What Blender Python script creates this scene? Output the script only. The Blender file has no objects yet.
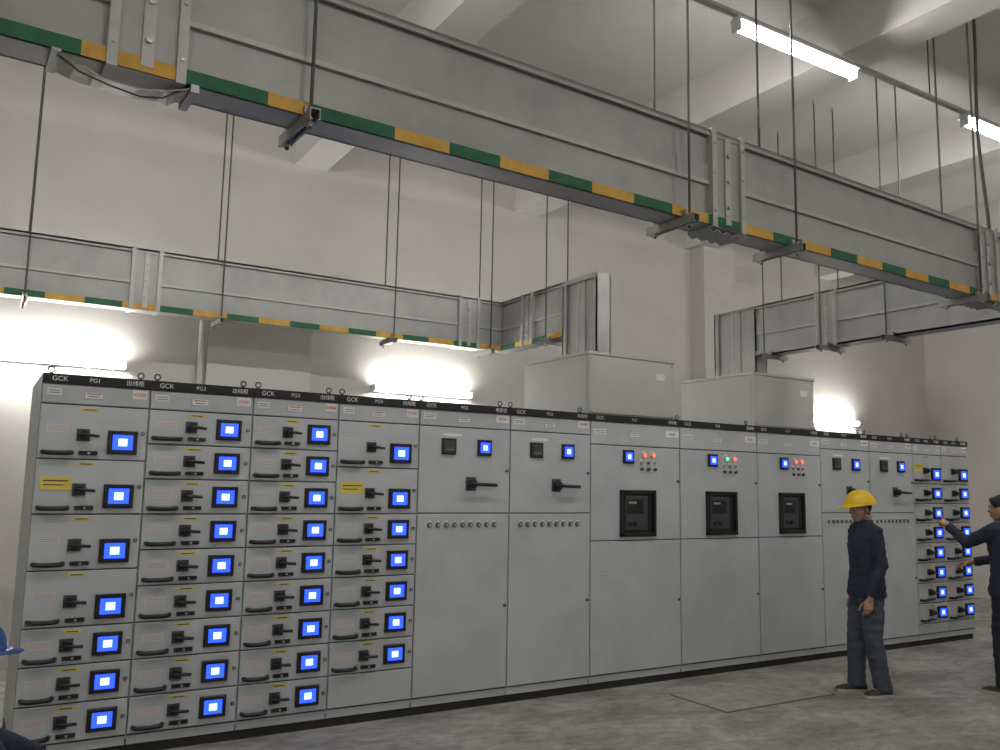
import bpy, bmesh, math, random
from mathutils import Vector, Matrix, noise
random.seed(7)
sc=bpy.context.scene
col=sc.collection
try:
    sc.view_settings.view_transform='Standard'
    sc.view_settings.look='None'
    sc.view_settings.exposure=0.0
except Exception: pass

# ------------------------------------------------------------------ materials
MATS={}
def mat(name,color,rough=.5,metal=0,var=0.0,vscale=6,bump=0.0,bscale=40,emit=None,estr=0,spec=None,stretch=None):
    m=bpy.data.materials.new(name); m.use_nodes=True
    nt=m.node_tree; n=nt.nodes; l=nt.links
    b=n['Principled BSDF']
    b.inputs['Base Color'].default_value=(*color,1)
    b.inputs['Roughness'].default_value=rough
    b.inputs['Metallic'].default_value=metal
    if spec is not None: b.inputs['Specular IOR Level'].default_value=spec
    tc=n.new('ShaderNodeTexCoord')
    src=tc.outputs['Object']
    if stretch:
        mp=n.new('ShaderNodeMapping'); mp.inputs['Scale'].default_value=stretch
        l.new(src,mp.inputs['Vector']); src=mp.outputs['Vector']
    if var>0:
        ns=n.new('ShaderNodeTexNoise'); ns.inputs['Scale'].default_value=vscale; ns.inputs['Detail'].default_value=6
        ns.inputs['Roughness'].default_value=.62
        l.new(src,ns.inputs['Vector'])
        cr=n.new('ShaderNodeValToRGB')
        cr.color_ramp.elements[0].position=.3; cr.color_ramp.elements[1].position=.72
        cr.color_ramp.elements[0].color=(*[c*(1-var) for c in color],1)
        cr.color_ramp.elements[1].color=(*[min(1,c*(1+var)) for c in color],1)
        l.new(ns.outputs['Fac'],cr.inputs['Fac']); l.new(cr.outputs['Color'],b.inputs['Base Color'])
    if bump>0:
        nb=n.new('ShaderNodeTexNoise'); nb.inputs['Scale'].default_value=bscale; nb.inputs['Detail'].default_value=4
        l.new(tc.outputs['Object'],nb.inputs['Vector'])
        bp=n.new('ShaderNodeBump'); bp.inputs['Strength'].default_value=bump; bp.inputs['Distance'].default_value=.02
        l.new(nb.outputs['Fac'],bp.inputs['Height']); l.new(bp.outputs['Normal'],b.inputs['Normal'])
    if emit:
        b.inputs['Emission Color'].default_value=(*emit,1); b.inputs['Emission Strength'].default_value=estr
    MATS[name]=m
    return m
mat('cab_paint',(.435,.455,.475),.36,0,.10,2.2,.03,90)
mat('cab_gap',(.05,.05,.05),.7)
mat('cab_side',(.42,.44,.45),.5,0,.05,3)
mat('strip_black',(.012,.012,.014),.45)
mat('plinth_black',(.03,.028,.026),.75,0,.3,12)
mat('plastic_black',(.012,.012,.013),.35)
mat('plastic_dark',(.05,.05,.055),.4)
mat('lcd_blue',(.01,.02,.2),.3,emit=(.018,.065,1.0),estr=2.6)
mat('lcd_core',(.3,.4,.6),.3,emit=(.42,.60,1.0),estr=2.2)
mat('led_red',(.5,.02,.02),.3,emit=(1,.05,.025),estr=6)
mat('led_green',(.02,.4,.1),.3,emit=(.06,1,.30),estr=3)
mat('led_amber',(.4,.3,.08),.4,0)
mat('steel',(.45,.45,.44),.35,.8)
mat('label_white',(.70,.69,.66),.6)
mat('label_pale',(.52,.51,.51),.6)
mat('label_yellow',(.62,.50,.08),.6)
mat('ink_red',(.45,.06,.05),.6)
mat('ink_pink',(.45,.20,.20),.6)
mat('ink_black',(.03,.03,.03),.6)
mat('text_white',(.75,.75,.75),.6)
mat('box_paint',(.46,.46,.45),.5,0,.04,3)
mat('duct_paint',(.355,.355,.35),.42,.15,.12,4,.02,60)
mat('duct_bright',(.44,.435,.425),.45,.2,.10,14)
mat('galv',(.34,.34,.33),.42,.6,.15,20)
mat('wrap',(.42,.40,.36),.5,0,.25,12)
mat('rod',(.085,.085,.075),.6,.4)
mat('tape_green',(.012,.12,.05),.6,0,.25,10)
mat('tape_yellow',(.62,.36,.06),.6,0,.2,10)
mat('wall',(.56,.54,.505),.9,0,.08,.9,.12,9)
mat('wall_patch',(.59,.575,.54),.9,0,.05,1.5,.1,12)
mat('ceil',(.60,.585,.555),.9,0,.07,.8,.1,8)
mat('tube',(1,1,1),.4,emit=(1,.985,.94),estr=96)
mat('fixture',(.62,.62,.6),.4)
mat('jacket',(.020,.026,.048),.85,0,.25,25,.15,160)
mat('trouser',(.055,.068,.092),.85,0,.2,20,.15,160)
mat('trouser_dark',(.018,.02,.03),.85,0,.2,20,.15,160)
mat('skin',(.42,.24,.165),.55,0,.06,20)
mat('lip',(.32,.12,.10),.5)
mat('hair',(.012,.011,.010),.6,0,.4,60,.3,120)
mat('eye_white',(.7,.7,.68),.2)
mat('helmet_yellow',(.80,.52,.02),.32)
mat('helmet_blue',(.015,.07,.22),.32)
mat('strap',(.05,.05,.05),.7)
mat('shoe',(.045,.04,.035),.6,0,.3,30)
mat('sole',(.42,.40,.35),.7)
mat('plate',(.32,.305,.28),.8,0,.25,7,.1,50)

def floor_mat():
    m=bpy.data.materials.new('concrete'); m.use_nodes=True
    nt=m.node_tree;n=nt.nodes;l=nt.links;b=n['Principled BSDF']
    tc=n.new('ShaderNodeTexCoord')
    a=n.new('ShaderNodeTexNoise');a.inputs['Scale'].default_value=1.1;a.inputs['Detail'].default_value=8;a.inputs['Roughness'].default_value=.66
    c=n.new('ShaderNodeTexNoise');c.inputs['Scale'].default_value=7;c.inputs['Detail'].default_value=9;c.inputs['Roughness'].default_value=.74
    mp=n.new('ShaderNodeMapping');mp.inputs['Scale'].default_value=(1,1.6,1);mp.inputs['Rotation'].default_value=(0,0,.5)
    l.new(tc.outputs['Object'],mp.inputs['Vector'])
    l.new(mp.outputs['Vector'],a.inputs['Vector']);l.new(mp.outputs['Vector'],c.inputs['Vector'])
    r1=n.new('ShaderNodeValToRGB');r1.color_ramp.elements[0].position=.40;r1.color_ramp.elements[1].position=.60
    r1.color_ramp.elements[0].color=(.225,.215,.20,1);r1.color_ramp.elements[1].color=(.40,.39,.365,1)
    r2=n.new('ShaderNodeValToRGB');r2.color_ramp.elements[0].position=.36;r2.color_ramp.elements[1].position=.58
    r2.color_ramp.elements[0].color=(.42,.40,.37,1);r2.color_ramp.elements[1].color=(1,1,1,1)
    mx=n.new('ShaderNodeMixRGB');mx.blend_type='MULTIPLY';mx.inputs['Fac'].default_value=.7
    l.new(a.outputs['Fac'],r1.inputs['Fac']);l.new(c.outputs['Fac'],r2.inputs['Fac'])
    l.new(r1.outputs['Color'],mx.inputs['Color1']);l.new(r2.outputs['Color'],mx.inputs['Color2'])
    l.new(mx.outputs['Color'],b.inputs['Base Color'])
    b.inputs['Roughness'].default_value=.6
    bp=n.new('ShaderNodeBump');bp.inputs['Strength'].default_value=.25;bp.inputs['Distance'].default_value=.01
    l.new(c.outputs['Fac'],bp.inputs['Height']);l.new(bp.outputs['Normal'],b.inputs['Normal'])
    MATS['concrete']=m
floor_mat()

# ------------------------------------------------------------------ mesh builder
class MB:
    def __init__(s): s.v=[];s.f=[];s.m=[];s.M=Matrix.Identity(4);s.smooth=[]
    def add(s,vs,fs,mt,sm=False):
        o=len(s.v)
        s.v+= [s.M@Vector(p) for p in vs]
        s.f+= [[o+i for i in f] for f in fs]
        s.m+= [mt]*len(fs); s.smooth+=[sm]*len(fs)
    def box(s,x0,x1,y0,y1,z0,z1,mt):
        s.add([(x0,y0,z0),(x1,y0,z0),(x1,y1,z0),(x0,y1,z0),(x0,y0,z1),(x1,y0,z1),(x1,y1,z1),(x0,y1,z1)],
              [(0,3,2,1),(4,5,6,7),(0,1,5,4),(1,2,6,5),(2,3,7,6),(3,0,4,7)],mt)
    def panel(s,x0,x1,z0,z1,yf,yb,mt,ch=.004):
        a=[(x0,yb,z0),(x1,yb,z0),(x1,yb,z1),(x0,yb,z1)]
        b=[(x0,yf+ch,z0),(x1,yf+ch,z0),(x1,yf+ch,z1),(x0,yf+ch,z1)]
        c=[(x0+ch,yf,z0+ch),(x1-ch,yf,z0+ch),(x1-ch,yf,z1-ch),(x0+ch,yf,z1-ch)]
        fs=[(3,2,1,0),(8,9,10,11)]
        for k in range(4):
            j=(k+1)%4
            fs+=[(k,j,4+j,4+k),(4+k,4+j,8+j,8+k)]
        s.add(a+b+c,fs,mt)
    def cyl(s,p0,p1,r,mt,n=10,r1=None,caps=True):
        p0=Vector(p0);p1=Vector(p1);r1=r if r1 is None else r1
        d=(p1-p0).normalized(); u=d.orthogonal().normalized(); w=d.cross(u)
        vs=[]
        for p,rr in((p0,r),(p1,r1)):
            for k in range(n):
                a=2*math.pi*k/n; vs.append(p+(u*math.cos(a)+w*math.sin(a))*rr)
        fs=[(k,(k+1)%n,n+(k+1)%n,n+k) for k in range(n)]
        s.add(vs,fs,mt,n>6)
        if caps: s.add(vs,[tuple(range(n))[::-1],tuple(range(n,2*n))],mt)
    def tube(s,pts,r,mt,n=8):
        pts=[Vector(p) for p in pts]; vs=[];fs=[]
        for i,p in enumerate(pts):
            d=(pts[min(i+1,len(pts)-1)]-pts[max(i-1,0)]).normalized()
            ref=Vector((0,0,1)) if abs(d.z)<.9 else Vector((0,1,0))
            u=d.cross(ref).normalized(); w=d.cross(u)
            for k in range(n):
                a=2*math.pi*k/n; vs.append(p+(u*math.cos(a)+w*math.sin(a))*r)
        for i in range(len(pts)-1):
            for k in range(n): fs.append((i*n+k,i*n+(k+1)%n,(i+1)*n+(k+1)%n,(i+1)*n+k))
        fs+=[tuple(range(n)),tuple(range((len(pts)-1)*n,len(pts)*n))]
        s.add(vs,fs,mt,True)
    def torus(s,c,R,r,mt,ax='y',n=14,k=6):
        vs=[];fs=[]
        for i in range(n):
            a=2*math.pi*i/n
            for j in range(k):
                b=2*math.pi*j/k; q=R+r*math.cos(b)
                if ax=='y': p=(c[0]+q*math.cos(a),c[1]+r*math.sin(b),c[2]+q*math.sin(a))
                else: p=(c[0]+r*math.sin(b),c[1]+q*math.cos(a),c[2]+q*math.sin(a))
                vs.append(p)
        for i in range(n):
            for j in range(k): fs.append((i*k+j,((i+1)%n)*k+j,((i+1)%n)*k+(j+1)%k,i*k+(j+1)%k))
        s.add(vs,fs,mt,True)
    def make(s,name,parent=None):
        me=bpy.data.meshes.new(name); me.from_pydata([tuple(p) for p in s.v],[],s.f)
        names=[]
        for m_ in s.m:
            if m_ not in names: names.append(m_)
        for m_ in names: me.materials.append(MATS[m_])
        for i,p in enumerate(me.polygons): p.material_index=names.index(s.m[i]); p.use_smooth=s.smooth[i]
        bm=bmesh.new(); bm.from_mesh(me); bmesh.ops.recalc_face_normals(bm,faces=bm.faces); bm.to_mesh(me); bm.free()
        o=bpy.data.objects.new(name,me); col.objects.link(o)
        if parent: o.parent=parent
        return o
def empty(name,loc=(0,0,0)):
    e=bpy.data.objects.new(name,None); e.location=loc; e.empty_display_size=.1; col.objects.link(e); return e
def text(s,x,y,z,size,mt,parent,align='CENTER',name='lettering',extr=.0005):
    c=bpy.data.curves.new(name,'FONT'); c.body=s; c.size=size; c.align_x=align; c.align_y='CENTER'; c.extrude=extr
    c.materials.append(MATS[mt])
    o=bpy.data.objects.new(name,c); o.location=(x,y,z); o.rotation_euler=(math.pi/2,0,0); col.objects.link(o); o.parent=parent
    return o

# ------------------------------------------------------------------ camera
f=851
R=Vector((.85086,-.52503,.01851)).normalized();Fw=Vector((.51868,.84514,.12913))
Fw=(Fw-R*Fw.dot(R)).normalized(); Up=R.cross(Fw).normalized()
cam=bpy.data.cameras.new('camera'); co=bpy.data.objects.new('camera',cam); col.objects.link(co)
M=Matrix(((R.x,Up.x,-Fw.x,0),(R.y,Up.y,-Fw.y,-5.83),(R.z,Up.z,-Fw.z,1.68),(0,0,0,1)))
co.matrix_world=M
cam.sensor_width=36; cam.lens=36*f/1000; cam.clip_start=.05
sc.camera=co

# ------------------------------------------------------------------ room
XL,XR,YB,YF,ZC=-4.5,14.3,3.0,-9.5,5.6
def slab(name,x0,x1,y0,y1,z0,z1,mt):
    b=MB(); b.box(x0,x1,y0,y1,z0,z1,mt); return b.make(name)
slab('floor',XL-.2,XR+.2,YF-.2,YB+.2,-.2,0,'concrete')
slab('ceiling',XL-.2,XR+.2,YF-.2,YB+.2,ZC,ZC+.2,'ceil')
b=MB(); b.box(XL-.2,XR+.2,YB,YB+.2,0,ZC,'wall')
b.box(8.62,9.25,YB-.28,YB,0,ZC,'wall')
b.box(1.92,3.0,YB-.06,YB,0,3.29,'wall_patch')
b.make('wall_back')
slab('wall_front',XL-.2,XR+.2,YF-.2,YF,0,ZC,'wall')
slab('wall_left',XL-.2,XL,YF,YB,0,ZC,'wall')
slab('wall_right',XR,XR+.2,YF,YB,0,ZC,'wall')
for i,x in enumerate((-3.4,-.95,2.73,5.6,8.5,11.4)):
    slab('ceiling_beam',x,x+.36,YF,YB,5.13,ZC,'ceil')
b=MB()
b.box(-.012,1.262,-.003,0,-.012,.612,'cab_gap')
b.panel(0,.62,0,.6,-.008,-.002,'plate',.003); b.panel(.63,1.25,0,.6,-.008,-.002,'plate',.003)
o=b.make('trench_cover_plate')
o.matrix_world=Matrix.Translation((5.05,-1.0,0))@Matrix(((1,0,0,0),(0,0,1,0),(0,-1,0,0),(0,0,0,1)))

# ------------------------------------------------------------------ cabinets
H=2.31; D=1.06
seps=[.318,.937,1.60,2.217,2.864,3.681,4.496,5.528,6.552,7.50,8.31,9.10,9.66,10.21]
U=.2222
def lcd(b,x,z,w=.17,h=.145,sw=.5,y=-.012):
    b.panel(x-w/2,x+w/2,z-h/2,z+h/2,y-.022,y,'plastic_black',.006)
    a=w*.34; c=h*.32
    b.box(x-a,x+a,y-.0235,y-.021,z-c,z+c,'lcd_blue')
    b.box(x-a*.45,x+a*.45,y-.0245,y-.021,z-c*.5,z+c*.5,'lcd_core')
def rotary(b,x,z,L=.085,r=.032,y=-.012):
    b.box(x-r*1.15,x+r*1.15,y-.008,y,z-r*1.15,z+r*1.15,'plastic_dark')
    b.cyl((x,y-.045,z),(x,y,z),r*.85,'plastic_black',16)
    b.tube([(x-r*.9,y-.052,z+.002),(x,y-.056,z),(x+L*.6,y-.056,z-.004),(x+L,y-.05,z-.007)],.010,'plastic_black')
    b.box(x-.012,x+.012,y-.058,y-.04,z-.02,z+.02,'plastic_black')
def grip(b,x0,x1,z,y=-.012,r=.0145):
    pts=[(x0,y,z+.004),(x0+.008,y-.026,z+.002),(x0+.03,y-.034,z),((x0+x1)/2,y-.036,z-.001),(x1-.03,y-.034,z),(x1-.008,y-.026,z+.002),(x1,y,z+.004)]
    b.tube(pts,r,'plastic_black')
def drawer(b,x0,x1,z0,h,tag=False):
    w=x1-x0; g=.004
    b.panel(x0+g,x1-g,z0+g,z0+h-g,-.012,.0,'cab_paint')
    zs=z0+.112
    lcd(b,x0+w*.765,zs,.172 if h>.3 else .165,.145 if h>.3 else .135)
    zh=z0+(.15 if h>.3 else .118)
    rotary(b,x0+w*.40,zh,.085,.032)
    grip(b,x0+w*.05,x0+w*.31,z0+.036)
    b.box(x0+w*.37,x0+w*.54,-.028,-.012,z0+.028,z0+.052,'plastic_black')
    b.cyl((x0+w*.46,-.034,z0+.04),(x0+w*.46,-.012,z0+.04),.008,'steel',8)
    b.cyl((x0+w*.955,-.02,z0+h*.52),(x0+w*.955,-.012,z0+h*.52),.012,'plastic_dark',12)
    b.cyl((x0+w*.955,-.022,z0+h*.52),(x0+w*.955,-.012,z0+h*.52),.006,'steel',8)
    zl=z0+h-.028
    b.box(x0+w*.36,x0+w*.53,-.0135,-.012,zl-.009,zl+.009,'label_yellow')
    b.box(x0+w*.39,x0+w*.50,-.0142,-.0135,zl-.003,zl+.003,'ink_black')
    za=z0+h*.55
    if tag:
        b.box(x0+w*.05,x0+w*.33,-.0145,-.012,za-.038,za+.042,'label_yellow')
        b.box(x0+w*.08,x0+w*.30,-.0152,-.0145,za+.014,za+.022,'ink_black')
        b.box(x0+w*.08,x0+w*.26,-.0152,-.0145,za-.010,za-.004,'ink_black')
    else:
        b.box(x0+w*.07,x0+w*.27,-.0135,-.012,za-.022,za+.026,'label_pale')
        for q in (-.012,.0,.012):
            b.box(x0+w*.085,x0+w*.255,-.0142,-.0135,za+q-.0012+.002,za+q+.0016+.002,'ink_pink')
def eyebolt(b,x,y):
    b.cyl((x,y,H),(x,y,H+.02),.012,'plastic_dark',8); b.torus((x,y,H+.036),.018,.005,'plastic_dark','y')
names=['出线柜','出线柜','出线柜','出线柜','电容柜','电容柜','进线柜','联络柜','进线柜','电容柜','电容柜','出线柜','出线柜']
def cabinet(i):
    x0=seps[i]+.001; x1=seps[i+1]-.001; w=x1-x0
    b=MB()
    b.box(x0,x1,.0,D,.10,H-.005,'cab_side')
    b.box(x0+.002,x1-.002,-.0015,.002,.12,H-.06,'cab_gap')
    b.box(x0,x1,.03,D-.02,0,.062,'plinth_black')
    b.panel(x0+.003,x1-.003,.064,.122,.004,.03,'cab_paint',.003)
    b.box(x0,x1,-.018,.02,H-.058,H,'strip_black')
    b.box(x0+.0,x1,-.016,D,H-.006,H+.002,'strip_black')
    hb=2.05 if 6<=i<=8 else 2.127
    b.panel(x0+.004,x1-.004,hb+.004,H-.062,-.012,0,'cab_paint')
    xc=x0+w*.47; zc=(hb+H-.06)/2
    b.panel(xc-.055,xc+.055,zc-.022,zc+.024,-.0145,-.012,'steel',.001)
    b.box(xc-.05,xc+.05,-.0152,-.0145,zc-.018,zc+.020,'label_white')
    b.box(xc-.04,xc+.04,-.0158,-.0152,zc+.008,zc+.014,'ink_red')
    b.box(xc-.032,xc+.032,-.0158,-.0152,zc-.008,zc-.004,'ink_black')
    b.box(x1-w*.17,x1-.018,-.0145,-.012,zc-.005,zc+.052,'label_white')
    b.box(x0+.03,x0+.03+w*.13,-.0145,-.012,zc-.008,zc+.035,'label_white')
    for q in(.006,.020): b.box(x0+.04,x0+.02+w*.13,-.0152,-.0145,zc+q-.002,zc+q+.002,'ink_black')
    if i not in(6,8): eyebolt(b,x0+.05,.08); eyebolt(b,x1-.05,.08)
    if i in (0,1,2,3,11,12):
        lay={0:[1.5]*4+[1]*3,1:[1]*9,2:[1]*9,3:[1.5]*2+[1]*5,11:[1.5]+[1]*7,12:[1.5]+[1]*7}[i]
        z=2.127
        for k,hh in enumerate(lay):
            z-=hh*U
            drawer(b,x0,x1,z,hh*U,tag=((i==0 and k==1)or(i==3 and k==1)or(i==11 and k==0)))
        if z>.2: b.panel(x0+.004,x1-.004,.131,z-.004,-.012,0,'cab_paint')
    elif i in (4,5,9,10):
        b.panel(x0+.004,x1-.004,1.469,hb-.004,-.012,0,'cab_paint')
        b.panel(x0+.004,x1-.004,.131,1.461,-.012,0,'cab_paint')
        mx=x0+w*.31; mz=1.975
        b.panel(mx-.062,mx+.062,mz-.062,mz+.062,-.032,-.012,'plastic_black',.006)
        b.panel(mx-.048,mx+.048,mz-.048,mz+.048,-.034,-.03,'plastic_dark',.004)
        b.box(mx-.035,mx+.035,-.0355,-.034,mz+.005,mz+.035,'cab_gap')
        for q in(-.03,-.01,.01,.03): b.cyl((mx+q,-.038,mz-.025),(mx+q,-.033,mz-.025),.005,'steel',8)
        lcd(b,x0+w*.70,mz,.125,.125)
        hx=x0+w*.56; hz=1.69
        b.panel(hx-.045,hx+.045,hz-.05,hz+.055,-.02,-.012,'plastic_dark',.003)
        b.cyl((hx,-.07,hz),(hx,-.012,hz),.034,'plastic_black',18)
        b.tube([(hx-.045,-.078,hz+.002),(hx,-.084,hz),(hx+.11,-.084,hz-.004),(hx+.2,-.076,hz-.006)],.014,'plastic_black')
        for q in range(9):
            xx=x0+w*(.13+.70*q/8)
            b.cyl((xx,-.02,1.375),(xx,-.012,1.375),.019,'cab_gap',12); b.cyl((xx,-.026,1.375),(xx,-.012,1.375),.012,'steel',10)
            b.box(xx-.014,xx+.014,-.0135,-.012,1.402,1.410,'label_white')
        b.box(x0+w*.25,x0+w*.45,-.0135,-.012,2.055,2.075,'label_white')
        for zz in (1.8,.75): b.cyl((x1-.03,-.022,zz),(x1-.03,-.012,zz),.012,'plastic_dark',12)
    else:
        b.panel(x0+.004,x1-.004,1.234,hb-.004,-.012,0,'cab_paint')
        b.panel(x0+.004,x1-.004,.131,1.226,-.012,0,'cab_paint')
        a0=x0+w*.31;a1=x0+w*.70;c0=1.262;c1=1.665
        for q in ((a0,a1,c0,c0+.03),(a0,a1,c1-.03,c1),(a0,a0+.03,c0,c1),(a1-.03,a1,c0,c1)):
            b.panel(*q,-.04,-.012,'plastic_black',.004)
        b.box(a0+.02,a1-.02,-.0125,-.011,c0+.02,c1-.02,'strip_black')
        b.panel(a0+.05,a1-.09,c0+.05,c1-.05,-.03,-.012,'plastic_dark',.008)
        b.panel(a0+.07,a1-.15,c0+.20,c1-.08,-.036,-.03,'plastic_black',.004)
        b.panel(a1-.085,a1-.045,c0+.05,c1-.05,-.026,-.012,'plastic_black',.004)
        b.cyl((a0+.10,-.045,c0+.11),(a0+.10,-.03,c0+.11),.018,'plastic_black',14)
        b.cyl((a0+.16,-.045,c0+.11),(a0+.16,-.03,c0+.11),.018,'plastic_black',14)
        b.box(a0+.08,a0+.17,-.0375,-.036,c1-.12,c1-.10,'steel')
        lcd(b,x0+w*.40,1.955,.118,.118)
        cols={6:('led_red','led_red'),7:('led_green','led_red'),8:('led_red','led_red')}[i]
        for q,cn in enumerate(cols):
            xx=x0+w*(.575+.10*q)
            b.cyl((xx,-.03,1.975),(xx,-.012,1.975),.018,'steel',14); b.cyl((xx,-.036,1.975),(xx,-.012,1.975),.015,cn,12)
            b.box(xx-.02,xx+.02,-.0135,-.012,2.0,2.012,'label_white')
        for q in range(3):
            xx=x0+w*(.55+.075*q)
            b.cyl((xx,-.026,1.905),(xx,-.012,1.905),.012,('led_amber','plastic_dark','led_amber')[q],12)
            b.cyl((xx,-.034,1.85),(xx,-.012,1.85),.013,'plastic_dark',12)
            b.box(xx-.018,xx+.018,-.0135,-.012,1.927,1.937,'label_white')
        if i==6: 
            b.box(x0+.12,x0+.22,-.0135,-.012,.93,.95,'label_pale')
            b.box(x0+.125,x0+.215,-.0142,-.0135,.937,.943,'ink_pink')
        for zz in (1.75,.7): b.cyl((x1-.03,-.022,zz),(x1-.03,-.012,zz),.012,'plastic_dark',12)
    o=b.make('switchgear_cabinet')
    zt=H-.029
    text('GCK',x0+.05,-.0187,zt,.042,'text_white',o,'LEFT')
    text('PG%d'%(i+1),x0+w*.47,-.0187,zt,.036,'text_white',o)
    text(names[i],x1-.04,-.0187,zt,.036,'text_white',o,'RIGHT')
    text(names[i],x1-w*.17/2-.009,-.0148,zc+.022,.026,'ink_red',o)
    return o
for i in range(13): cabinet(i)

# ------------------------------------------------------------------ busbar enclosures on cabinet tops
def enclosure(x0,x1,zt):
    b=MB(); z0=H+.004; y0=.03;y1=1.05
    b.box(x0+.004,x1-.004,y0+.004,y1-.004,z0,zt-.02,'box_paint')
    b.panel(x0+.012,x1-.012,z0+.012,zt-.035,y0-.004,y0+.004,'box_paint')
    b.box(x0-.006,x1+.006,y0-.01,y1+.006,zt-.028,zt,'box_paint')
    b.box(x0-.001,x0+.004,y0+.03,y1-.03,z0+.02,zt-.045,'box_paint')
    for xx,zz in((x0+.03,z0+.03),(x1-.03,z0+.03),(x0+.03,zt-.06),(x1-.03,zt-.06)):
        b.cyl((xx,y0-.01,zz),(xx,y0,zz),.009,'steel',8)
    for yy in (.12,.5,.95):
        b.cyl((x0-.006,yy,zt-.07),(x0,yy,zt-.07),.009,'steel',8); b.cyl((x0-.006,yy,z0+.04),(x0,yy,z0+.04),.009,'steel',8)
    b.box(x1-.22,x1-.12,y0-.0055,y0-.004,zt-.2,zt-.14,'label_white')
    return b.make('busbar_enclosure_box')
enclosure(4.50,5.50,2.87); enclosure(6.56,7.48,2.86)

# ------------------------------------------------------------------ busway ducts
T=.17
def frame(O,a,t,h):
    a,t,h=Vector(a).normalized(),Vector(t).normalized(),Vector(h).normalized()
    return Matrix(((a.x,t.x,h.x,O[0]),(a.y,t.y,h.y,O[1]),(a.z,t.z,h.z,O[2]),(0,0,0,1)))
def duct(b,Fm,L,h,ends=(0,0)):
    b.M=Fm
    b.box(0,L,.028,T-.028,.02,h-.02,'duct_paint')
    b.box(0,L,0,T,0,.016,'duct_paint'); b.box(0,L,0,T,h-.016,h,'duct_paint')
    for y0,y1 in((0,.012),(T-.012,T)):
        b.box(0,L,y0,y1,.0,.06,'duct_paint'); b.box(0,L,y0,y1,h-.035,h,'duct_paint')
    for y0,y1 in((.008,.03),(T-.03,T-.008)):
        b.box(0,L,y0,y1,h*.42,h*.42+.022,'duct_bright')
        b.box(0,L,y0+.006,y1-.006,h*.42+.022,h*.42+.12,'duct_paint')
    b.M=Matrix.Identity(4)
def joint(b,Fm,x,h,w=.26,zig=0):
    b.M=Fm
    b.box(x+.03,x+w-.03,.005,T-.005,-.005,h+.005,'duct_paint')
    for xx in (x,x+w-.035):
        b.box(xx,xx+.035,-.014,T+.014,-.010,h+.010,'duct_bright')
        for zz in (.08,.3,h-.08):
            for yy in(-.020,T+.012): b.cyl((xx+.018,yy,zz),(xx+.018,yy+.008,zz),.007,'steel',6)
    b.box(x+w*.42,x+w*.58,-.006,T+.006,.02,h-.02,'duct_bright')
    for zz in(.12,.27,.42): b.cyl((x+w*.5,-.018,zz),(x+w*.5,T+.018,zz),.012,'steel',6)
    if zig:
        n=8 if zig==1 else 14; vs=[];fs=[]
        for k in range(n+1):
            if zig==1: xx=x-.02+(w+.04)*k/n; za=zb=-.016-(.022 if k%2 else 0)
            else:
                xx=x-.16+(w+.20)*k/n; sag=-.055*math.sin(math.pi*k/n)
                za=-.006+sag+.020*noise.noise(Vector((k*.9,1,0))); zb=-.006+sag*.5+.020*noise.noise(Vector((k*.8,5,3)))
            vs+=[(xx,.005,za),(xx,T-.005,zb),(xx,.005,za-.004),(xx,T-.005,zb-.004)]
        for k in range(n):
            o=4*k; fs+=[(o,o+4,o+5,o+1),(o+2,o+3,o+7,o+6),(o,o+2,o+6,o+4),(o+1,o+5,o+7,o+3)]
        fs+=[(0,1,3,2),(4*n,4*n+2,4*n+3,4*n+1)]
        b.add(vs,fs,'galv' if zig==1 else 'wrap')
        if zig==2:
            b.box(x-.17,x-.14,-.01,T+.01,-.012,.0,'galv'); b.box(x+w+.02,x+w+.05,-.01,T+.01,-.03,.0,'galv')
            b.tube([(x-.15,.02,-.01),(x-.08,.01,-.055),(x+.02,.015,-.075),(x+.12,.01,-.09),(x+.20,.02,-.07),(x+.28,.02,-.01)],.0035,'rod',6)
    b.M=Matrix.Identity(4)
def hanger(_,Fm,x,h,zbase,dn=.05,df=.05):
    b=MB(); b.M=Fm
    y0=-dn-.05;y1=T+df+.05
    b.box(x-.021,x+.021,y0,y1,-.006,-.002,'galv')
    for s in(-.021,.018): b.box(x+s,x+s+.003,y0,y1,-.046,-.004,'galv')
    for s in(-.021,.009): b.box(x+s,x+s+.012,y0,y1,-.048,-.045,'galv')
    top=ZC-zbase-.001
    for yy in(-dn,T+df):
        b.cyl((x,yy,-.07),(x,yy,top),.0075,'rod',6)
        for zz in(-.062,-.002): b.cyl((x,yy,zz),(x,yy,zz+.010),.015,'steel',6)
        b.box(x-.02,x+.02,yy-.02,yy+.02,-.052,-.049,'galv')
        b.cyl((x,yy,top-.04),(x,yy,top),.012,'steel',8)
    for yy in(-.026,T+.006): b.box(x-.018,x+.018,yy,yy+.02,-.004,.03,'galv')
    b.make('busway_rod_hanger')
def tape(b,Fm,cuts,start,h0=.0,h1=.055):
    b.M=Fm
    for k in range(len(cuts)-1):
        mt=('tape_green','tape_yellow')[(k+start)%2]
        b.box(cuts[k],cuts[k+1],-.003,.0,h0,h1,mt)
    b.M=Matrix.Identity(4)
h=.55
XD=4.90
b=MB()
Fr=frame((-4.4,2.15,3.17),(1,0,0),(0,1,0),(0,0,1))
duct(b,Fr,XD+T+4.4,h)
for x in(1.05,4.36,-2.3): joint(b,Fr,x+4.4,h)
for x in(-3.6,-1.6,.25,1.84,3.58,4.74): hanger(b,Fr,x+4.4,h,3.17)
cu=[-4.4+.3*k for k in range(32)]
tape(b,Fr,[c+4.4 for c in cu if c<4.9],1)
Fy=frame((XD,2.15,3.17),(0,-1,0),(1,0,0),(0,0,1))
duct(b,Fy,2.15-.98,h)
joint(b,Fy,.42,h,.22); hanger(b,Fy,.95,h,3.17)
tape(b,Fy,[.0,.3,.6,.9,1.15],0)
Fd=frame((XD,.98,2.874),(0,0,1),(1,0,0),(0,-1,0))
duct(b,Fd,.83,h)
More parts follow.
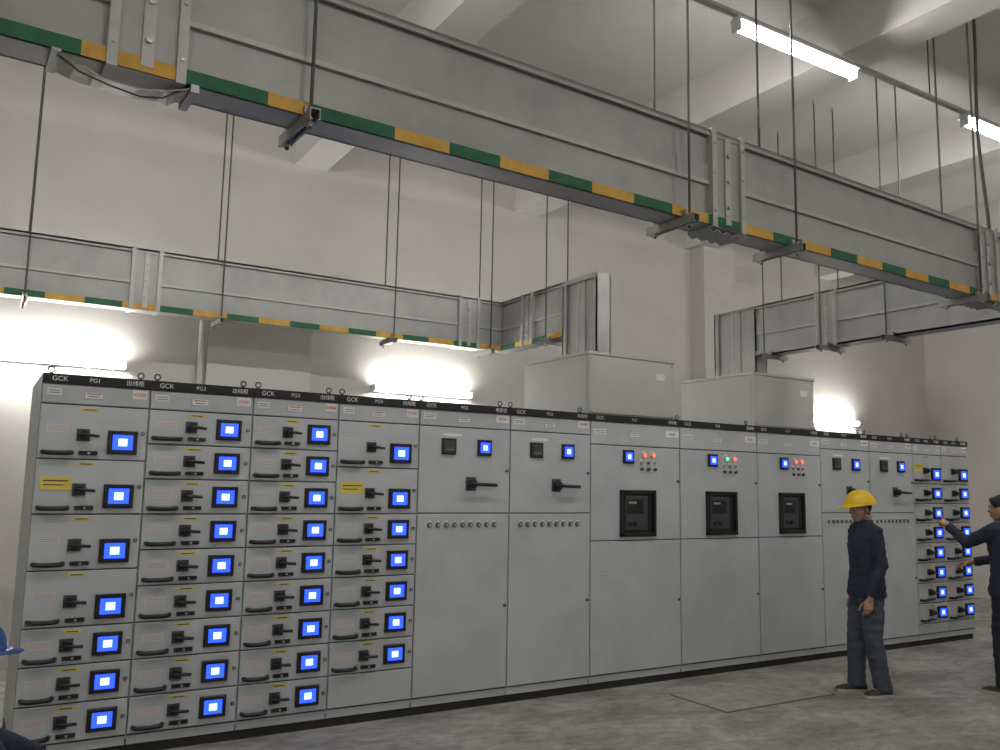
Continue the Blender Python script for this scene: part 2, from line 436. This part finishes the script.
b.box(XD-.04,XD+.21,.39,1.02,2.874,2.90,'duct_bright'); 
b.M=Fd; b.box(.83,.846,-.0,T,0,h,'duct_paint'); b.box(.80,.846,-.004,.0,0,h,'duct_paint'); b.M=Matrix.Identity(4)
b.make('busway_duct')
b=MB()
ang=math.atan(.0415); d=Vector((math.cos(ang),math.sin(ang),0)); tt=Vector((-math.sin(ang),math.cos(ang),0))
O=Vector((0,-2.70,3.13)); 
Ff=frame(O-d*4.3,d,tt,(0,0,1)); s=4.3
duct(b,Ff,s+7.16,h)
for x,zg in((.28,2),(3.36,1),(6.24,1),(-2.6,0)): joint(b,Ff,x+s,h,.27,zg)
for x in(-3.9,-1.4,1.02,3.14,4.04,6.16): hanger(b,Ff,x+s,h,3.13,.045,.045)
cu=[-.42,-.08,.20,.55,.86,1.03,1.41,1.68,1.95,2.23,2.5,2.78]
while cu[-1]<6.9: cu.append(cu[-1]+.275)
cu=[-4.2+.31*k for k in range(12)]+cu
cc=[c for c in cu if c<7.1]
st=cc.index(.20)
tape(b,Ff,[c+s for c in cc],(1 if st%2==0 else 0))
yc=-2.70+.0415*7.1+T
Fy=frame((7.03,.4,3.10),(0,-1,0),(1,0,0),(0,0,1))
duct(b,Fy,.4-yc-.0,h)
joint(b,Fy,.22+.55,h,.24)
hh=[.20,-.50,-1.2]
for y in hh: hanger(b,Fy,.4-y,h,3.10,.10,.02)
Fd=frame((7.03,1.0,2.864),(0,0,1),(1,0,0),(0,-1,0))
duct(b,Fd,.77,.6)
b.M=Fd; b.box(.77,.79,0,T,0,.6,'duct_paint'); b.M=Matrix.Identity(4)
b.box(6.99,7.24,.36,1.04,2.864,2.89,'duct_bright')
b.make('busway_duct')

# ------------------------------------------------------------------ fluorescent lamps
def lamp(name,x0,x1,y,z,wall=False):
    b=MB()
    if wall:
        b.box(x0-.02,x1+.02,y+.034,YB-.001,z-.035,z+.035,'fixture')
        b.cyl((x0,y-.0,z),(x1,y-.0,z),.032,'tube',16)
        for xx in(x0-.025,x1): b.box(xx,xx+.025,y-.036,y+.036,z-.036,z+.036,'fixture')
    else:
        vs=[(x0-.02,y-.05,z+.034),(x1+.02,y-.05,z+.034),(x1+.02,y+.05,z+.034),(x0-.02,y+.05,z+.034),(x0-.02,y-.03,z+.07),(x1+.02,y-.03,z+.07),(x1+.02,y+.03,z+.07),(x0-.02,y+.03,z+.07)]
        b.add(vs,[(0,3,2,1),(4,5,6,7),(0,1,5,4),(1,2,6,5),(2,3,7,6),(3,0,4,7)],'fixture')
        b.cyl((x0,y,z),(x1,y,z),.032,'tube',16)
        for xx in(x0-.02,x1): b.box(xx,xx+.02,y-.036,y+.036,z-.036,z+.034,'fixture')
    return b.make(name)
for x0,x1,z in((-.06,1.16,2.75),(3.73,4.95,2.735),(11.05,12.2,2.79)):
    lamp('wall_fluorescent_lamp',x0,x1,2.9,z,True)
for x0 in(-4.1,-1.35,1.4,4.24,7.0,9.8): lamp('ceiling_fluorescent_lamp',x0,x0+1.25,-1.97,4.85)
for x0 in(-2.7,1.4,5.5,9.8): lamp('ceiling_fluorescent_lamp',x0,x0+1.25,-7.2,4.85)
for y in(-1.97,-7.2):
    b=MB(); b.box(-4.45,XR-.01,y-.02,y+.02,4.922,4.95,'galv')
    for x in (-4.2,-2.3,-.45,1.2,3.9,6.5,7.9,10.1,12.6): b.cyl((x,y,4.95),(x,y,ZC-.001),.006,'rod',6)
    b.make('lighting_cable_tray')
b=MB(); b.cyl((1.86,2.955,0),(1.86,2.955,3.3),.03,'wall_patch',14); b.make('conduit_pipe')
b=MB()
pts=[]
for k in range(15):
    t=k/14; pts.append((6.50+.03*math.sin(t*7),-2.36+.02*math.sin(t*5),ZC-.002-(ZC-3.69)*t))
b.tube(pts,.013,'rod',8); b.make('hanging_power_cable')

# ------------------------------------------------------------------ people
def capsule(bm,p0,p1,r0,r1,n=18,k=4):
    p0=Vector(p0);p1=Vector(p1);d=p1-p0
    if d.length<1e-6:d=Vector((0,0,1e-4))
    L=d.length;d.normalize();u=d.orthogonal().normalized();w=d.cross(u)
    rings=[]
    for i in range(1,k+1):
        a=math.pi/2*(i/k); rings.append((p0-d*r0*math.cos(a),r0*math.sin(a)))
    for i in range(0,k):
        a=math.pi/2*(i/k); rings.append((p1+d*r1*math.sin(a),r1*math.cos(a)))
    vr=[[bm.verts.new(c+(u*math.cos(2*math.pi*j/n)+w*math.sin(2*math.pi*j/n))*r) for j in range(n)] for c,r in rings]
    t0=bm.verts.new(p0-d*r0);t1=bm.verts.new(p1+d*r1)
    for a,c in zip(vr,vr[1:]):
        for j in range(n): bm.faces.new((a[j],a[(j+1)%n],c[(j+1)%n],c[j]))
    for j in range(n):
        bm.faces.new((t0,vr[0][(j+1)%n],vr[0][j])); bm.faces.new((t1,vr[-1][j],vr[-1][(j+1)%n]))
def ellipsoid(bm,c,r,n=20,k=12):
    c=Vector(c); vr=[]
    for i in range(1,k):
        a=math.pi*i/k; vr.append([bm.verts.new(c+Vector((r[0]*math.sin(a)*math.cos(2*math.pi*j/n),r[1]*math.sin(a)*math.sin(2*math.pi*j/n),r[2]*math.cos(a)))) for j in range(n)])
    t0=bm.verts.new(c+Vector((0,0,r[2])));t1=bm.verts.new(c-Vector((0,0,r[2])))
    for a,d in zip(vr,vr[1:]):
        for j in range(n): bm.faces.new((a[j],d[j],d[(j+1)%n],a[(j+1)%n]))
    for j in range(n):
        bm.faces.new((t0,vr[0][j],vr[0][(j+1)%n])); bm.faces.new((t1,vr[-1][(j+1)%n],vr[-1][j]))
def loft(bm,rings,n=26):
    vr=[]
    for c,rx,ry,ri,fw in rings:
        vr.append([bm.verts.new(Vector(c)+ri*(rx*math.copysign(abs(math.cos(2*math.pi*j/n))**.85,math.cos(2*math.pi*j/n)))+fw*(ry*math.copysign(abs(math.sin(2*math.pi*j/n))**.85,math.sin(2*math.pi*j/n)))) for j in range(n)])
    for a,c in zip(vr,vr[1:]):
        for j in range(n): bm.faces.new((a[j],a[(j+1)%n],c[(j+1)%n],c[j]))
    bm.faces.new(vr[0][::-1]); bm.faces.new(vr[-1])
def remesh(bm,vox,smooth=3,name='tmp'):
    bmesh.ops.recalc_face_normals(bm,faces=bm.faces)
    me=bpy.data.meshes.new(name); bm.to_mesh(me); bm.free()
    o=bpy.data.objects.new(name,me); col.objects.link(o)
    md=o.modifiers.new('r','REMESH'); md.mode='VOXEL'; md.voxel_size=vox
    dg=bpy.context.evaluated_depsgraph_get(); dg.update()
    m2=bpy.data.meshes.new_from_object(o.evaluated_get(dg))
    bpy.data.objects.remove(o); 
    b2=bmesh.new(); b2.from_mesh(m2)
    for _ in range(smooth): bmesh.ops.smooth_vert(b2,verts=b2.verts,factor=.5,use_axis_x=True,use_axis_y=True,use_axis_z=True)
    b2.normal_update(); b2.to_mesh(m2); b2.free()
    for p in m2.polygons:p.use_smooth=True
    return m2
def seg_d(p,a,b_):
    ab=b_-a; t=max(0,min(1,(p-a).dot(ab)/max(ab.length_squared,1e-9))); return (p-(a+ab*t)).length,t

def build_hand(side,curl=.35,point=False):
    bm=bmesh.new()
    capsule(bm,(0,-.03,0),(0,.01,0),.024,.026)
    for x,l in((.026,.085),(.009,.09),(-.009,.086),(-.025,.078)):
        capsule(bm,(x*.6,.01,0),(x,l,0),.0165,.0135,12,3)
    capsule(bm,(.018,.02,-.006),(.030,.045,-.010),.017,.014,12,3)
    fl={'i':(.027,.086,.070,.0088),'m':(.0095,.091,.078,.0092),'r':(-.009,.087,.072,.0088),'p':(-.026,.078,.056,.0078)}
    for nm,(x,y,L,r) in fl.items():
        c=curl*{'i':.8,'m':1,'r':1.15,'p':1.25}[nm]
        if point: c=.05 if nm=='i' else 1.25
        p=Vector((x,y,0)); a=0; spread=x*.9
        for q,(fr,rr) in enumerate(((.45,1),(.32,.92),(.23,.82))):
            a+=c*(1 if q==0 else .9)
            dd=Vector((spread*.6,math.cos(a),-math.sin(a))).normalized()
            p2=p+dd*L*fr; capsule(bm,p,p2,r*rr,r*rr*.93,10,3); p=p2
    p=Vector((.030,.035,-.010)); 
    for dd,L,r in(((.55,.75,-.35),.038,.0115),((.25,.92,-.30),.030,.0102),((.10,.95,-.30),.022,.0092)):
        p2=p+Vector(dd).normalized()*L; capsule(bm,p,p2,r,r*.92,10,3); p=p2
    return remesh(bm,.0032,1,'hand')

def place(me,name,Mx,parent,mats):
    for m_ in mats: me.materials.append(MATS[m_])
    o=bpy.data.objects.new(name,me); col.objects.link(o); o.parent=parent; o.matrix_local=Mx
    return o

def hand_matrix(w,d,n,side):
    d=Vector(d).normalized(); n=Vector(n); n=(n-d*n.dot(d)).normalized()
    x=d.cross(n)
    M=Matrix(((x.x,d.x,n.x,w[0]),(x.y,d.y,n.y,w[1]),(x.z,d.z,n.z,w[2]),(0,0,0,1)))
    if side<0: M=M@Matrix.Diagonal((-1,1,1,1))
    return M

def build_head():
    bm=bmesh.new()
    ellipsoid(bm,(0,-.012,.03),(.076,.096,.088))
    ellipsoid(bm,(0,.018,-.025),(.066,.074,.088))
    ellipsoid(bm,(0,.040,-.082),(.036,.036,.028))
    for s_ in(-1,1):
        capsule(bm,(s_*.052,-.005,-.065),(s_*.022,.05,-.090),.020,.018)
        ellipsoid(bm,(s_*.040,.058,-.028),(.024,.022,.020))
        ellipsoid(bm,(s_*.078,-.008,-.012),(.010,.019,.031))
        capsule(bm,(s_*.010,.088,.022),(s_*.045,.074,.022),.010,.009)
    capsule(bm,(0,.088,.008),(0,.104,-.026),.009,.0125)
    for s_ in(-1,1): capsule(bm,(s_*.010,.096,-.030),(s_*.011,.090,-.030),.008,.007)
    ellipsoid(bm,(0,.078,-.058),(.028,.018,.020))
    capsule(bm,(0,-.022,-.05),(0,-.035,-.19),.054,.060)
    me=remesh(bm,.0045,2,'head')
    me.materials.append(MATS['skin']); me.materials.append(MATS['hair'])
    for p in me.polygons:
        c=p.center
        if c.z>.062 or (c.y<.0 and c.z>-.055+ (.06 if c.y>-.03 else 0)and not(abs(c.x)>.078 and c.y>-.03)): p.material_index=1
    b=MB()
    for s_ in(-1,1):
        bm2=bmesh.new(); ellipsoid(bm2,(s_*.031,.079,.003),(.0125,.0115,.0075),12,8)
        bm2.verts.index_update(); vs=[tuple(v.co) for v in bm2.verts]; fs=[[v.index for v in f_.verts] for f_ in bm2.faces]; b.add(vs,fs,'eye_white',True); bm2.free()
        bm2=bmesh.new(); ellipsoid(bm2,(s_*.031,.0885,.003),(.0055,.0035,.0058),10,6)
        bm2.verts.index_update();vs=[tuple(v.co) for v in bm2.verts]; fs=[[v.index for v in f_.verts] for f_ in bm2.faces]; b.add(vs,fs,'ink_black',True); bm2.free()
        b.tube([(s_*.014,.096,.026),(s_*.030,.093,.031),(s_*.048,.080,.027)],.0035,'hair',6)
    b.tube([(-.022,.086,-.058),(-.010,.0955,-.056),(0,.097,-.057),(.010,.0955,-.056),(.022,.086,-.058)],.0042,'lip',6)
    b.tube([(-.018,.086,-.065),(0,.0955,-.066),(.018,.086,-.065)],.0046,'lip',6)
    return me,b

def hardhat(b,mt):
    n=40;k=12
    rx,ry,hz=.118,.138,.118; z0=.042
    vs=[];fs=[]
    for i in range(k+1):
        e=math.pi/2*i/k
        for j in range(n):
            a=2*math.pi*j/n; cx=math.cos(a);sy=math.sin(a)
            r=max(0,math.cos(e))**.85 if i<k else 0
            x=rx*r*cx;y=ry*r*sy;z=z0+hz*math.sin(e)
            if abs(x)<.022 and e>.25: z+=.007
            vs.append((x,y,z))
    for i in range(k):
        for j in range(n): fs.append((i*n+j,i*n+(j+1)%n,(i+1)*n+(j+1)%n,(i+1)*n+j))
    b.add(vs,fs,mt,True)
    vs=[];fs=[]
    for j in range(n):
        a=2*math.pi*j/n; cx=math.cos(a);sy=math.sin(a)
        ex=.012+.055*max(0,sy)**2.2
        dz=-.012*max(0,sy)**2
        for (e,zz) in((-.004,z0+.004),(ex,z0-.004+dz),(ex,z0-.009+dz),(-.006,z0-.005)):
            vs.append(((rx+e*.9)*cx,(ry+e)*sy,zz))
    for j in range(n):
        for q in range(4): fs.append((4*j+q,4*j+(q+1)%4,4*((j+1)%n)+(q+1)%4,4*((j+1)%n)+q))
    b.add(vs,fs,mt,True)
    for s_ in(-1,1): b.tube([(s_*.105,.01,z0),(s_*.085,.015,-.03),(s_*.060,.03,-.085),(s_*.02,.045,-.113),(0,.048,-.115)],.0035,'strap',6)

def shoe(b,ank,yaw,pitch=0):
    M0=b.M; b.M=M0@Matrix.Translation(ank)@Matrix.Rotation(yaw,4,'Z')@Matrix.Rotation(pitch,4,'X')
    prof=[(-.085,.030,.070),(-.075,.040,.085),(-.03,.042,.105),(.02,.041,.100),(.06,.045,.072),(.11,.050,.056),(.15,.046,.048),(.178,.030,.034)]
    n=14
    vs=[];fs=[]
    for y,hw,hh in prof:
        for j in range(n):
            a=math.pi*j/(n-1); vs.append((hw*math.cos(a),y,.018+(hh-.018)*max(0.0,math.sin(a))**.7))
    for i in range(len(prof)-1):
        for j in range(n-1): fs.append((i*n+j,i*n+j+1,(i+1)*n+j+1,(i+1)*n+j))
    fs+=[tuple(range(n)),tuple(range((len(prof)-1)*n,len(prof)*n))]
    b.add(vs,fs,'shoe',True)
    vs=[];fs=[]
    for y,hw,hh in prof:
        w=hw+.006; vs+=[(-w,y*1.03,0.001),(w,y*1.03,0.001),(w,y*1.03,.024),(-w,y*1.03,.024)]
    for i in range(len(prof)-1):
        for q in range(4): fs.append((4*i+q,4*i+(q+1)%4,4*(i+1)+(q+1)%4,4*(i+1)+q))
    m_=len(prof)-1; fs+=[(0,1,2,3),(4*m_,4*m_+1,4*m_+2,4*m_+3)]
    b.add(vs,fs,'sole')
    for q in range(4): b.tube([(-.022,.02+q*.02,.100-q*.011),(.022,.02+q*.02,.100-q*.011)],.003,'label_white',5)
    b.M=M0

def person(name,loc,face,J,scale=1.,hat=None,head_yaw=0,head_pitch=0,tmat='trouser',hands=None,feet=None,bulk=1.):
    root=empty(name,loc)
    root.rotation_euler=(0,0,math.atan2(face[1],face[0])-math.pi/2); root.scale=(scale,)*3
    V=lambda k:Vector(J[k])
    pel,che,nek=V('pelvis'),V('chest'),V('neck')
    bm=bmesh.new(); segs=[]
    def ring(t,rx,ry):
        if t<.5: c=pel.lerp(che,t*2); 
        else: c=che.lerp(nek,(t-.5)*2)
        dlow=(che-pel).normalized(); dhi=(nek-che).normalized()
        d_=dlow.lerp(dhi,min(1,max(0,t))).normalized()
        ri=(V('shR')-V('shL')).lerp(V('hipR')-V('hipL'),1-t).normalized()
        fw=d_.cross(ri).normalized(); ri=fw.cross(d_).normalized()
        return (c,rx,ry,ri,fw)
    hd=(pel-che).normalized()
    r0=ring(0,.188,.138)
    rings=[(pel+hd*.10,.192,.145,r0[3],r0[4]),(pel+hd*.09,.196,.149,r0[3],r0[4]),r0,ring(.15,.172,.128),ring(.28,.168,.122),ring(.45,.180,.128),ring(.62,.195,.132),ring(.78,.190,.122),ring(.88,.150,.102),ring(.96,.095,.085),ring(1.03,.072,.075)]
    loft(bm,rings)
    segs+=[(pel+hd*.08,che,.16,'J'),(che,nek,.13,'J')]
    loft(bm,[(pel+hd*.16,.13,.105,r0[3],r0[4]),(pel+hd*.09,.168,.128,r0[3],r0[4]),(pel,.165,.12,r0[3],r0[4])])
    for s_ in 'RL':
        sh,el,wr=V('sh'+s_),V('el'+s_),V('wr'+s_)
        capsule(bm,sh,sh.lerp(el,.5),.070,.060); capsule(bm,sh.lerp(el,.5),el,.060,.054)
        capsule(bm,el,el.lerp(wr,.5),.055,.050); capsule(bm,el.lerp(wr,.5),wr,.050,.040)
        capsule(bm,nek.lerp(sh,.35),sh,.060,.066)
        segs+=[(sh,el,.062,'J'),(el,wr,.05,'J')]
        hp,kn,an=V('hip'+s_),V('kn'+s_),V('an'+s_)
        q=bulk
        capsule(bm,hp,hp.lerp(kn,.5),.098,.088*q); capsule(bm,hp.lerp(kn,.5),kn,.088*q,.074*q)
        capsule(bm,kn,kn.lerp(an,.4),.074*q,.072*q); capsule(bm,kn.lerp(an,.4),an,.072*q,.066*q)
        segs+=[(hp,kn,.088,'T'),(kn,an,.068,'T')]
    me=remesh(bm,.011,3,'clothes')
    b2=bmesh.new(); b2.from_mesh(me); b2.normal_update()
    for v in b2.verts:
        p=v.co
        q=noise.noise(Vector((p.x*9,p.y*9,p.z*22)))*.009+noise.noise(Vector((p.x*22+5,p.y*22,p.z*45)))*.004
        v.co=p+v.normal*q
    b2.to_mesh(me); b2.free()
    me.materials.append(MATS['jacket']); me.materials.append(MATS[tmat])
    hemp=pel+hd*.105
    for p in me.polygons:
        c=p.center; best=9;lab='J'
        for a,b_,r,l_ in segs:
            dd,t=seg_d(c,a,b_); dd-=r
            if dd<best: best=dd;lab=l_
        above=(c-hemp).dot(-hd)>0
        if lab=='T' and above and (c-pel).length<.24: lab='J'
        if lab=='J' and not above and (c-pel).length<.30 and min(seg_d(c,V('el'+s_),V('wr'+s_))[0] for s_ in 'RL')>.075: lab='T'
        p.material_index=0 if lab=='J' else 1
        p.use_smooth=True
    o=bpy.data.objects.new('clothed_body',me); col.objects.link(o); o.parent=root
    b=MB()
    nd=(nek-che).normalized()
    hm,fb=build_head()
    hc=V('head')
    Hm=Matrix.Translation(hc)@Matrix.Rotation(head_yaw,4,'Z')@Matrix.Rotation(head_pitch,4,'X')
    ho=bpy.data.objects.new('head',hm); col.objects.link(ho); ho.parent=root; ho.matrix_local=Hm
    if hat: 
        hb=MB(); hardhat(hb,hat); q=hb.make('hard_hat',root); q.matrix_local=Hm
    else:
        bm=bmesh.new(); ellipsoid(bm,(0,-.020,.042),(.084,.100,.088)); ellipsoid(bm,(0,-.045,-.005),(.076,.070,.075)); capsule(bm,(-.05,.05,.075),(.05,.05,.075),.028,.028)
        m3=remesh(bm,.006,2,'hair'); 
        q=place(m3,'hair',Hm,root,['hair'])
    q=fb.make('face_features',root); q.matrix_local=Hm
    n=24; vs=[];fs=[]
    u=ring(1,1,1)
    for j in range(n):
        a=2*math.pi*j/n
        for r,zz in((.078,-.03),(.070,.035),(.064,.035),(.066,-.03)):
            cut=.018 if math.sin(a)>.93 else 0
            vs.append(nek+u[3]*r*math.cos(a)+u[4]*r*1.02*math.sin(a)+nd*(zz-cut*(zz>0)))
    for j in range(n):
        for q_ in range(4): fs.append((4*j+q_,4*j+(q_+1)%4,4*((j+1)%n)+(q_+1)%4,4*((j+1)%n)+q_))
    b.add(vs,fs,'jacket',True)
    for s_ in 'RL':
        el,wr=V('el'+s_),V('wr'+s_); dd=(wr-el).normalized()
        b.cyl(wr-dd*.02,wr+dd*.035,.043,'jacket',18,.040)
        kn,an=V('kn'+s_),V('an'+s_); dd=(an-kn).normalized()
        b.cyl(an-dd*.05,an+dd*.045,.066*bulk,tmat,18,.070*bulk)
    for s_ in 'RL':
        fx=feet[s_]; shoe(b,fx[0],fx[1],fx[2] if len(fx)>2 else 0)
    b.make('collar_cuffs_shoes',root)
    for s_,sg in(('R',1),('L',-1)):
        hn=hands[s_]
        el,wr=V('el'+s_),V('wr'+s_)
        d_=Vector(hn.get('dir',(wr-el))).normalized()
        me=build_hand(1,hn.get('curl',.35),hn.get('point',False))
        Mx=hand_matrix(wr+d_*.055,d_,hn['back'],-1 if s_=='R' else 1)
        place(me,'hand_'+('right' if s_=='R' else 'left'),Mx,root,['skin'])
    return root

J1=dict(pelvis=(0,0,.93),chest=(0,-.005,1.20),neck=(0,0,1.455),head=(0,.03,1.585),
 shR=(.175,-.005,1.385),elR=(.225,-.03,1.11),wrR=(.215,.02,.87),
 shL=(-.175,-.005,1.385),elL=(-.222,-.03,1.11),wrL=(-.210,.065,.88),
 hipR=(.088,0,.89),knR=(.100,.055,.49),anR=(.095,.075,.105),
 hipL=(-.088,0,.89),knL=(-.100,.01,.49),anL=(-.105,-.055,.105))
person('worker',(6.60,-1.14,0),(-.826,.447),J1,.972,'helmet_yellow',head_yaw=.12,head_pitch=-.10,bulk=1.1,
 hands={'R':dict(back=(1,.1,0),curl=.4),'L':dict(back=(-1,.15,0),curl=.4,dir=(.02,.20,-.95))},
 feet={'R':((.095,.075,0),-.10),'L':((-.105,-.055,0),.22)})
J2=dict(pelvis=(0,0,.93),chest=(0,-.005,1.20),neck=(0,.005,1.455),head=(0,.035,1.585),
 shR=(.175,.01,1.385),elR=(.21,.14,1.14),wrR=(.10,.32,1.10),
 shL=(-.175,.03,1.39),elL=(-.20,.24,1.28),wrL=(-.12,.43,1.39),
 hipR=(.088,0,.89),knR=(.100,.03,.49),anR=(.105,-.02,.105),
 hipL=(-.088,0,.89),knL=(-.10,.04,.49),anL=(-.11,.03,.105))
person('worker',(7.72,-1.74,0),(-.0,1),J2,.985,None,head_yaw=.15,head_pitch=-.02,tmat='trouser_dark',
 hands={'R':dict(back=(.2,0,1),curl=.5),'L':dict(back=(-.3,0,1),point=True)},
 feet={'R':((.105,-.02,0),-.15),'L':((-.11,.03,0),.12)})
J3=dict(pelvis=(0,-.20,.31),chest=(0,-.07,.56),neck=(0,.02,.80),head=(0,.07,.925),
 shR=(.165,.0,.73),elR=(.23,.20,.55),wrR=(.10,.36,.49),
 shL=(-.165,.0,.73),elL=(-.23,.20,.55),wrL=(-.10,.36,.49),
 hipR=(.09,-.19,.30),knR=(.18,.20,.47),anR=(.13,.02,.115),
 hipL=(-.09,-.19,.30),knL=(-.18,.20,.47),anL=(-.13,.02,.115))
person('worker',(-.02,-1.6,0),(1,.1),J3,1.,'helmet_blue',head_yaw=0,head_pitch=0,
 hands={'R':dict(back=(.2,.2,1),curl=.6),'L':dict(back=(-.2,.2,1),curl=.6)},
 feet={'R':((.13,.03,0),-.25),'L':((-.13,.03,0),.25)})

w=bpy.data.worlds.new('world'); sc.world=w; w.use_nodes=True
w.node_tree.nodes['Background'].inputs['Color'].default_value=(.5,.5,.5,1)
w.node_tree.nodes['Background'].inputs['Strength'].default_value=.02
